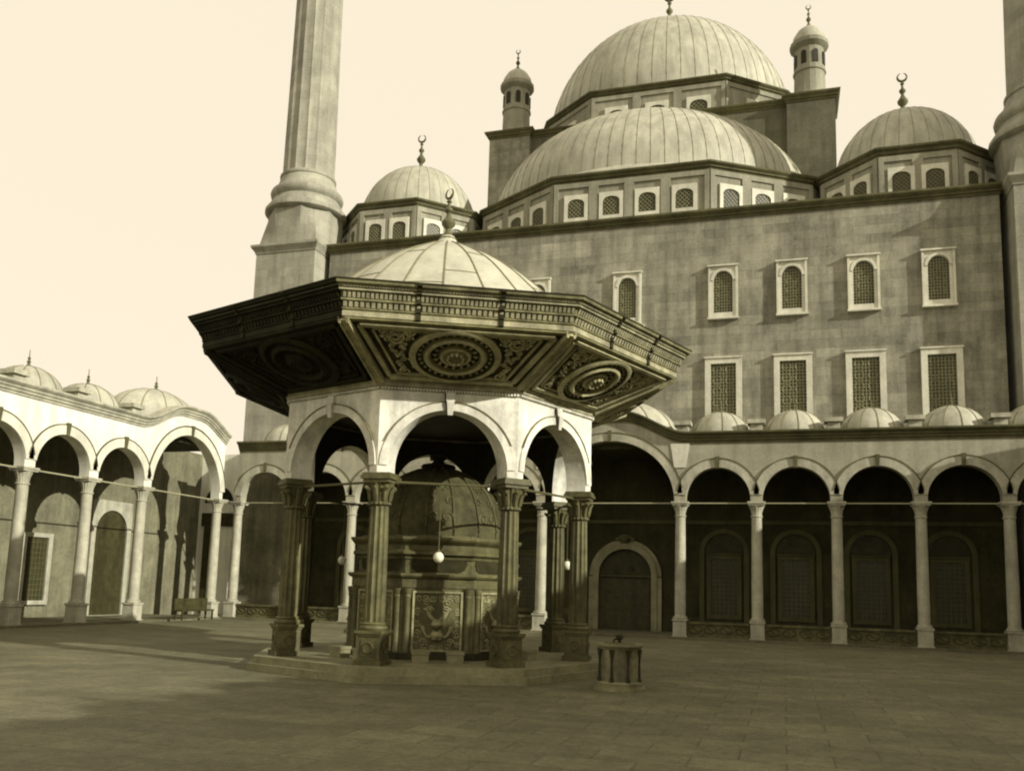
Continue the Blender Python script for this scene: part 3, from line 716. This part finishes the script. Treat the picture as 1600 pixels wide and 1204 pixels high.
# carved cornice of the eaves
E0 = SO
PROF = [(-.35,7.86),(.0,7.86),(.015,7.885),(.015,8.02),(.05,8.04),(.05,8.065),(.02,8.07),(.035,8.2),(.13,8.215),(.13,8.25),(.10,8.26),(.12,8.385),(.22,8.40),(.22,8.455),(.25,8.46),(.28,8.51),(.36,8.53),(.38,8.585),(-.35,8.585)]
MB().sweep(oct_(E0, 0), PROF).build('eave_cornice', [M['cornice'], M['eaveshade']], ft, smooth=0)
MB().sweep(oct_(E0, 0), [(.012,7.882),(.032,7.89),(.032,8.0),(.012,8.008)]).build('lower_band', [M['cornpale'], M['eaveshademid']], ft, smooth=0)
MB().sweep(oct_(E0, 0), [(.2,8.404),(.236,8.41),(.236,8.442),(.2,8.45)]).build('upper_band', [M['cornpale'], M['eaveshademid']], ft, smooth=0)
MB().sweep(oct_(E0, 0), [(.33,8.587),(.40,8.592),(.40,8.62),(.33,8.63)]).build('roof_edge', M['stain'], ft, smooth=0)
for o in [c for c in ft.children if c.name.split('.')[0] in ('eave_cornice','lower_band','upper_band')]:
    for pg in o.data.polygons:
        if int((math.degrees(math.atan2(pg.center.y, pg.center.x)) % 360)//45) in SHADED: pg.material_index = 1  # sunless cornice faces take the colour with shade painted in
aE = E0*C8; hE = E0*math.sin(R(22.5))
dn = MB(); dn2 = MB(); dn3 = MB()
for (bb, z0, z1, off, pr_, n) in ((dn,8.085,8.19,.02,.08,42),(dn2,8.272,8.372,.1,.09,52),(dn3,8.468,8.507,.24,.035,74)):
    for i in range(n):
        x = (hE+.02)*(2*(i+.5)/n-1); w = hE/n*(.62)
        if bb is dn3: bb.box(x-w, x+w, -aE-off-pr_, -aE-off, z0, z1)
        else:
            bb.loft([[(x-w,-aE-off+.05,z0+.03),(x+w,-aE-off+.05,z0+.03),(x+w,-aE-off-.03,z0),(x-w,-aE-off-.03,z0)],[(x-w,-aE-off+.05,z1),(x+w,-aE-off+.05,z1),(x+w,-aE-off-pr_,z1),(x-w,-aE-off-pr_,z1)]])
for nm, bb, mm in (('lower_dentils', dn, M['cornpale']), ('upper_dentils', dn2, M['cornpale']), ('bead_row', dn3, M['cornpale'])):
    o = bb.build(nm, mm, ft, smooth=0, rz=face_rz(0))
    for k in range(1, 8):
        c = put(o, ft, (0,0,0), face_rz(k))
        if k in SHADED: paint_shade(c)
def make_break(x, w):       # stained step where the middle of the cornice stands forward
    b = MB(); rings = []
    for xx in (x-w, x+w): rings.append([(xx, -aE-o-(.05 if o > 0 else 0), z+(.02 if i in (16,17) else 0)) for i, (o, z) in enumerate(PROF)])
    b.loft(rings); return b
bk = make_break(-hE*.36, .055); b2 = make_break(hE*.36, .055); bk.add(b2.v, b2.f)
bk = bk.build('stained_joint', M['stain'], ft, smooth=0, rz=face_rz(0))
for k in range(1, 8): put(bk, ft, (0,0,0), face_rz(k))
# stain running onto the soffit below each medallion
# ribbed lead roof
RP = [(6.2,8.60),(5.6,8.66),(4.95,8.8),(4.4,9.1),(3.8,9.6),(3.25,10.12),(2.87,10.48),(2.5,10.8),(2.12,11.08),(1.62,11.4),(1.16,11.66),(.8,11.84),(.5,11.98),(.3,12.12),(.2,12.3)]
MB().slab(oct_(6.9, 0), 8.5, 8.606).build('roof_deck', M['leadpale'], ft, smooth=0)
rf = MB().lathe(RP, 72).build('roof', M['leadpale'], ft, smooth=40)
seams(0, 0, 24, .022, rot=.06, prof=RP[1:-2]).build('seam', M['seam'], rf)
b = MB()
for kk in range(0, 24, 1):
    rr, zz = ((3.8,9.6) if kk % 3 == 0 else (3.25,10.12) if kk % 3 == 1 else (2.12,11.08)); a = 2*PI*kk/24+.06
    b.tube([((rr+.008)*math.cos(a+2*PI/24*i/4), (rr+.008)*math.sin(a+2*PI/24*i/4), zz+.012) for i in range(5)], .01, 4)
b.build('cross_seam', M['seam'], rf)
finial(1.6, .21).build('finial', M['bronze'], ft, loc=(0,0,12.22), rz=R(60))

# ------------------------------------------------------------------ marble washing basin under the pavilion
bs = empty('washing_basin', (FX, FY, .352), FPHI, 'carved octagonal marble water tank with a domed cover standing inside the fountain pavilion', 'fountain basin')
def O(r): return oct_(r/C8, 0)
MB().slab(O(2.18), .0, 2.1).build('tank', M['alab'], bs, smooth=0)
MB().slab(O(2.36), .002, .16).build('foot', M['alabdark'], bs, smooth=0)
MB().sweep(O(2.18), [(-.3,1.78),(.03,1.78),(.03,2.0),(.1,2.03),(.14,2.08),(.14,2.13),(-.3,2.13)]).build('frieze', M['alab'], bs, smooth=0)
MB().slab(O(2.05), 2.13, 2.6).build('attic', M['alab'], bs, smooth=0)
MB().sweep(O(2.05), [(-.3,2.5),(.04,2.5),(.06,2.56),(.16,2.62),(.16,2.68),(.07,2.74),(.07,2.86),(.2,2.95),(.24,3.0),(.24,3.06),(-.3,3.06)]).build('cornice', M['alab'], bs, smooth=0)
MB().slab(O(1.98), 3.03, 3.12).build('dome_base', M['alab'], bs, smooth=0)
hB = 2.18*tan8
def basin_face():
    a = 2.18; first = None
    for s in (-1, 1):
        for q in (.14,):
            x = s*(hB-q)
            p = MB().lathe([(.095,.16),(.1,.2),(.08,.25),(.075,1.5),(.095,1.56),(.085,1.6),(.105,1.66),(.115,1.76)], 12, (x,-a-.02,0)).build('half_column', M['alab'], bs, smooth=30, rz=face_rz(0))
            first = first or p
    o = MB().box(-hB+.26, hB-.26, -a-.012, -a-.001, .2, 1.72).build('carved_panel', M['alab'], bs, smooth=0, rz=face_rz(0))
    q = MB(); w = hB-.27
    q.box(-w,-w+.05,-a-.05,-a-.002,.2,1.7); q.box(w-.05,w,-a-.05,-a-.002,.2,1.7); q.box(-w+.05,w-.05,-a-.048,-a-.002,1.65,1.7); q.box(-w+.05,w-.05,-a-.048,-a-.002,.2,.25)
    q.build('panel_frame', M['relief'], o, smooth=0)
    r = MB(); y = -a-.02
    for s in (-1, 1):      # plume, shell and garlands of the carved panel
        r.tube([(s*(.03+.30*math.sin(t*1.5)), y, .95+.42*t-.28*max(0, t-.75)*2) for t in [i/10 for i in range(11)]], .032, 5)
        r.tube([(s*(.05+.2*math.sin(t*1.7)), y, .93+.28*t) for t in [i/8 for i in range(9)]], .026, 5)
        r.tube([(s*(.06+.32*t), y, .72-.22*math.sin(t*PI)+.12*t) for t in [i/8 for i in range(9)]], .035, 5)
        for q2 in range(3):
            cx, cz = s*(.34-.07*q2), (.42,1.42,1.22)[q2]
            r.tube([(cx+.1*(1-i/16*.8)*math.cos(i/16*9), y, cz+.1*(1-i/16*.8)*math.sin(i/16*9)) for i in range(17)], .022, 4)
    r.lathe([(.02,.78),(.1,.8),(.16,.86),(.12,.95),(.05,1.0)], 10, (0,y,0)); r.lathe([(.02,.45),(.13,.5),(.16,.6),(.1,.68),(.02,.7)], 10, (0,y-.02,0))
    for s in (-1, 1):
        for cx, cz, q in ((.12,1.5,.09),(.30,1.52,.1),(.48,1.5,.09),(.5,1.2,.1),(.5,.9,.1),(.5,.62,.11),(.28,.32,.1),(.1,.3,.08),(.22,1.28,.07),(.36,.75,.07),(.52,.36,.08)):
            a0 = cx*9+cz*5
            r.tube([(s*(cx+q*(1-i/18*.85)*math.cos(a0+i/18*9.5)), y+.005, cz+q*(1-i/18*.85)*math.sin(a0+i/18*9.5)) for i in range(19)], .017, 4)
    r.build('relief', M['relief'], o, smooth=30)
    MB().tube([(0,y-.02,.57),(0,y-.16,.57),(0,y-.18,.5)], .03, 6).build('tap', M['bronze'], o)
    h2 = 2.05*tan8; c = MB()
    pts = [(-h2+.16,2.5),(-h2+.12,2.4),(-h2+.18,2.24),(-h2+.3,2.18),(h2-.3,2.18),(h2-.18,2.24),(h2-.12,2.4),(h2-.16,2.5)]
    c.prism(pts, -2.075, -2.052).build('scalloped_opening', M['stain'], o, smooth=0)
    return o
bf = basin_face(); hc_ = [c for c in bs.children if c.name.startswith('half_column')]
for k in range(1, 8):
    put(bf, bs, (0,0,0), face_rz(k))
    for c in hc_: put(c, bs, (0,0,0), face_rz(k))
dp_ = [(1.86,3.1),(1.88,3.35),(1.84,3.65),(1.74,3.98),(1.56,4.32),(1.3,4.62),(.96,4.86),(.6,5.02),(.3,5.1),(.05,5.13)]
bd = MB().lathe(dp_, 64).build('dome', M['basindome'], bs, smooth=40)
b = MB()
for k in range(16):
    a = R(22.5*k+11.25); b.tube([((q+.01)*math.cos(a), (q+.01)*math.sin(a), z) for q, z in dp_[:-1]], .035, 5)
b.build('rib', M['niche'], bd)
b = MB()
for k in range(8):
    a0 = R(45*k+22.5)
    for s in (-1, 1):
        for (da, z, r_) in ((.1,3.6,.16),(.14,4.05,.13),(.06,4.4,.1)):
            for i in range(14):
                pass
            pts = []
            for i in range(15):
                t = i/14*7; rr = r_*(1-i/14*.8); zz = z+rr*math.sin(t); q = [p for p in dp_]
                # radius of the dome at that height
                R_ = 1.86
                for (ra, za), (rb_, zb_) in zip(dp_, dp_[1:]):
                    if za <= zz <= zb_: R_ = ra+(rb_-ra)*(zz-za)/(zb_-za)
                aa = a0+s*(da+rr*math.cos(t)/R_)
                pts.append(((R_+.012)*math.cos(aa), (R_+.012)*math.sin(aa), zz))
            b.tube(pts, .022, 4)
b.build('dome_relief', M['alab'], bd, smooth=30)
MB().lathe([(.42,5.06),(.5,5.14),(.46,5.2),(.2,5.26),(.14,5.32),(.24,5.4),(.26,5.48),(.14,5.56),(.05,5.62),(.03,5.8)], 16).build('finial', M['stain'], bs)

# ------------------------------------------------------------------ stone seats at the taps
def rotp(r_ang, rad, off=0):
    a = FPHI+r_ang; return (FX+rad*math.cos(a)-off*math.sin(a), FY+rad*math.sin(a)+off*math.cos(a))
st = MB(); st.box(-.2,.2,-.17,.17,.0,.2); st.box(-.22,.22,-.19,.19,.2,.27)
labels = {(0,-1):'small stone seat below the front taps, left of the two', (0,1):'small stone seat below the front taps, right of the two',
          (7,-1):'squat stone seat on the plinth behind the left front column, outer one', (7,1):'squat stone seat on the plinth behind the left front column, inner one',
          (1,-1):'squat stone seat right of the front column nearest the well, inner one', (1,1):'squat stone seat right of the front column nearest the well, outer one'}
first = None
for (k, s), lab in labels.items():
    x, y = rotp(R(22.5+45*k), 2.95, s*.42); rz = FPHI+face_rz(k)
    if first is None: first = st.build('stone_seat', M['plinth'], None, smooth=0); o = first
    else: o = first.copy(); col.objects.link(o)
    o.location = (x, y, .352); o.rotation_euler.z = rz; tag(o, lab, 'stone seat', 'stone seats round the washing basin')

# ------------------------------------------------------------------ hanging lamps
def make_lamp(x, y, z, L, label):
    r = empty('hanging_lamp', (x, y, z), 0, label, 'lamp', 'glass globes hung on chains in the fountain pavilion')
    g_ = MB().lathe([(.02,-.13),(.07,-.112),(.11,-.065),(.13,0),(.11,.065),(.07,.112),(.04,.128)], 20).build('globe', M['globe'], r)
    MB().lathe([(.05,.11),(.06,.14),(.03,.17),(.012,.2)], 10).build('collar', M['iron'], r)
    MB().tube([(0,0,.19),(0,0,L)], .012, 5).build('chain', M['iron'], r)
for k, lab in ((0,'white glass globe on a chain in front of the basin dome'), (2,'globe lamp on a chain at the right rear arch of the pavilion'), (3,'globe lamp on a chain under the back arch of the pavilion'), (5,'globe lamp on a chain under the left rear arch of the pavilion')):
    x, y = rotp(R(22.5+45*k), 3.76, -.12 if k == 0 else 0); make_lamp(x, y, 2.86, 4.57-2.86, lab)

# ------------------------------------------------------------------ well head
wr = empty('wellhead', (-3.6, 20.35, 0), R(12), 'small eight sided stone wellhead with a moulded rim right of the pavilion', 'wellhead')
wb = MB().slab(oct_(.47), .12, .98)
wb.build('drum', M['wellstone'], wr, smooth=0)
b = MB(); b.slab(oct_(.62), .003, .06); b.slab(oct_(.54), .06, .12); b.sweep(oct_(.47), [(-.1,.121),(.06,.121),(.07,.16),(.03,.2),(-.1,.2)]); b.build('foot', M['plinth'], wr, smooth=0)
b = MB().sweep(oct_(.47), [(-.14,.9),(.01,.9),(.05,.95),(.08,.97),(.08,1.02),(-.14,1.02)]); b.build('rim', M['plinth'], wr, smooth=0)
MB().slab(oct_(.38), .97, 1.035).build('lid', M['iron'], wr, smooth=0)
b = MB().lathe([(.03,1.03),(.04,1.1),(.09,1.13),(.07,1.2),(.02,1.22)], 10); b.tube([(-.14,0,1.035),(-.12,0,1.1),(0,0,1.13)], .02, 5); b.build('lid_knob', M['stain'], wr)
b = MB()
for x, y in oct_(.475): b.lathe([(.06,.2),(.035,.3),(.025,.55),(.03,.72),(.05,.82),(.065,.9)], 8, (x,y,0))
b.build('corner_pilaster', M['alabdark'], wr, smooth=30)

# ------------------------------------------------------------------ bench in the left arcade
bn = empty('wooden_bench', (-28.6, 38.9, .1), R(90), 'dark bench standing under the tall end arch of the sunlit left arcade', 'bench')
MB().box(-1.3,1.3,-.25,.25,.42,.5).build('seat', M['wood'], bn, smooth=0)
MB().box(-1.3,1.3,.2,.26,.5,1.05).build('backrest', M['wood'], bn, smooth=0)
for x in (-1.2, 1.2):
    for y in (-.2, .2): MB().box(x-.04,x+.04,y-.04,y+.04,0,.42).build('leg', M['wood'], bn, smooth=0)

# ------------------------------------------------------------------ light
SUN_EL, SUN_AZ = R(22), R(74)          # azimuth measured from the wall normal towards the right
to_sun = Vector((math.sin(SUN_AZ)*math.cos(SUN_EL), -math.cos(SUN_AZ)*math.cos(SUN_EL), math.sin(SUN_EL)))
sl_ = bpy.data.lights.new('sun', 'SUN'); sl_.energy = 5.4; sl_.angle = R(.6); sl_.color = (1, .95, .84)
so_ = bpy.data.objects.new('sun', sl_); col.objects.link(so_); so_.rotation_euler = (-to_sun).to_track_quat('-Z', 'Y').to_euler(); so_.location = (30, 0, 40)
w = bpy.data.worlds.new('World'); sc.world = w; w.use_nodes = True
nt = w.node_tree; N = nt.nodes; L = nt.links
bg = N['Background']; sk = N.new('ShaderNodeTexSky'); sk.sky_type = 'NISHITA'; sk.sun_disc = False
sk.sun_elevation = SUN_EL; sk.sun_rotation = math.atan2(to_sun.x, to_sun.y); sk.dust_density = 4; sk.air_density = 1.2
bw = N.new('ShaderNodeRGBToBW'); L.new(sk.outputs[0], bw.inputs[0])
hz = N.new('ShaderNodeMapRange'); L.new(bw.outputs[0], hz.inputs['Value'])       # pale haze evens the sky out
for k, v in zip(('From Min','From Max','To Min','To Max'), (0, 10, 7.9, 9.2)): hz.inputs[k].default_value = v
mx = N.new('ShaderNodeMix'); mx.data_type = 'RGBA'; mx.blend_type = 'MULTIPLY'; mx.inputs['Factor'].default_value = 1
mx.inputs['A'].default_value = (1, .885, .69, 1); L.new(hz.outputs[0], mx.inputs['B'])
L.new(mx.outputs['Result'], bg.inputs['Color']); bg.inputs['Strength'].default_value = .12

# ------------------------------------------------------------------ camera
cam = bpy.data.cameras.new('camera'); sc.cycles.filter_width = 2.1
co = bpy.data.objects.new('camera', cam); col.objects.link(co); sc.camera = co
yaw, pit, rol = .2979, .1365, .0293
f = Vector((-math.sin(yaw)*math.cos(pit), math.cos(yaw)*math.cos(pit), math.sin(pit)))
r0 = Vector((math.cos(yaw), math.sin(yaw), 0)); u0 = r0.cross(f)
r = math.cos(rol)*r0+math.sin(rol)*u0; u = -math.sin(rol)*r0+math.cos(rol)*u0
mt = Matrix((( r.x, u.x, -f.x, 0), (r.y, u.y, -f.y, 0), (r.z, u.z, -f.z, 2.24), (0, 0, 0, 1)))
co.matrix_world = mt
cam.sensor_fit = 'HORIZONTAL'; cam.sensor_width = 36; cam.lens = 36*1386.1/1600
cam.shift_x = -(802-800)/1600; cam.shift_y = (724.5-602)/1600
cam.clip_end = 2000; cam.clip_start = .1
sc.view_settings.view_transform = 'Standard'; sc.view_settings.look = 'None'; sc.view_settings.exposure = 0
sc.cycles.use_denoising = True
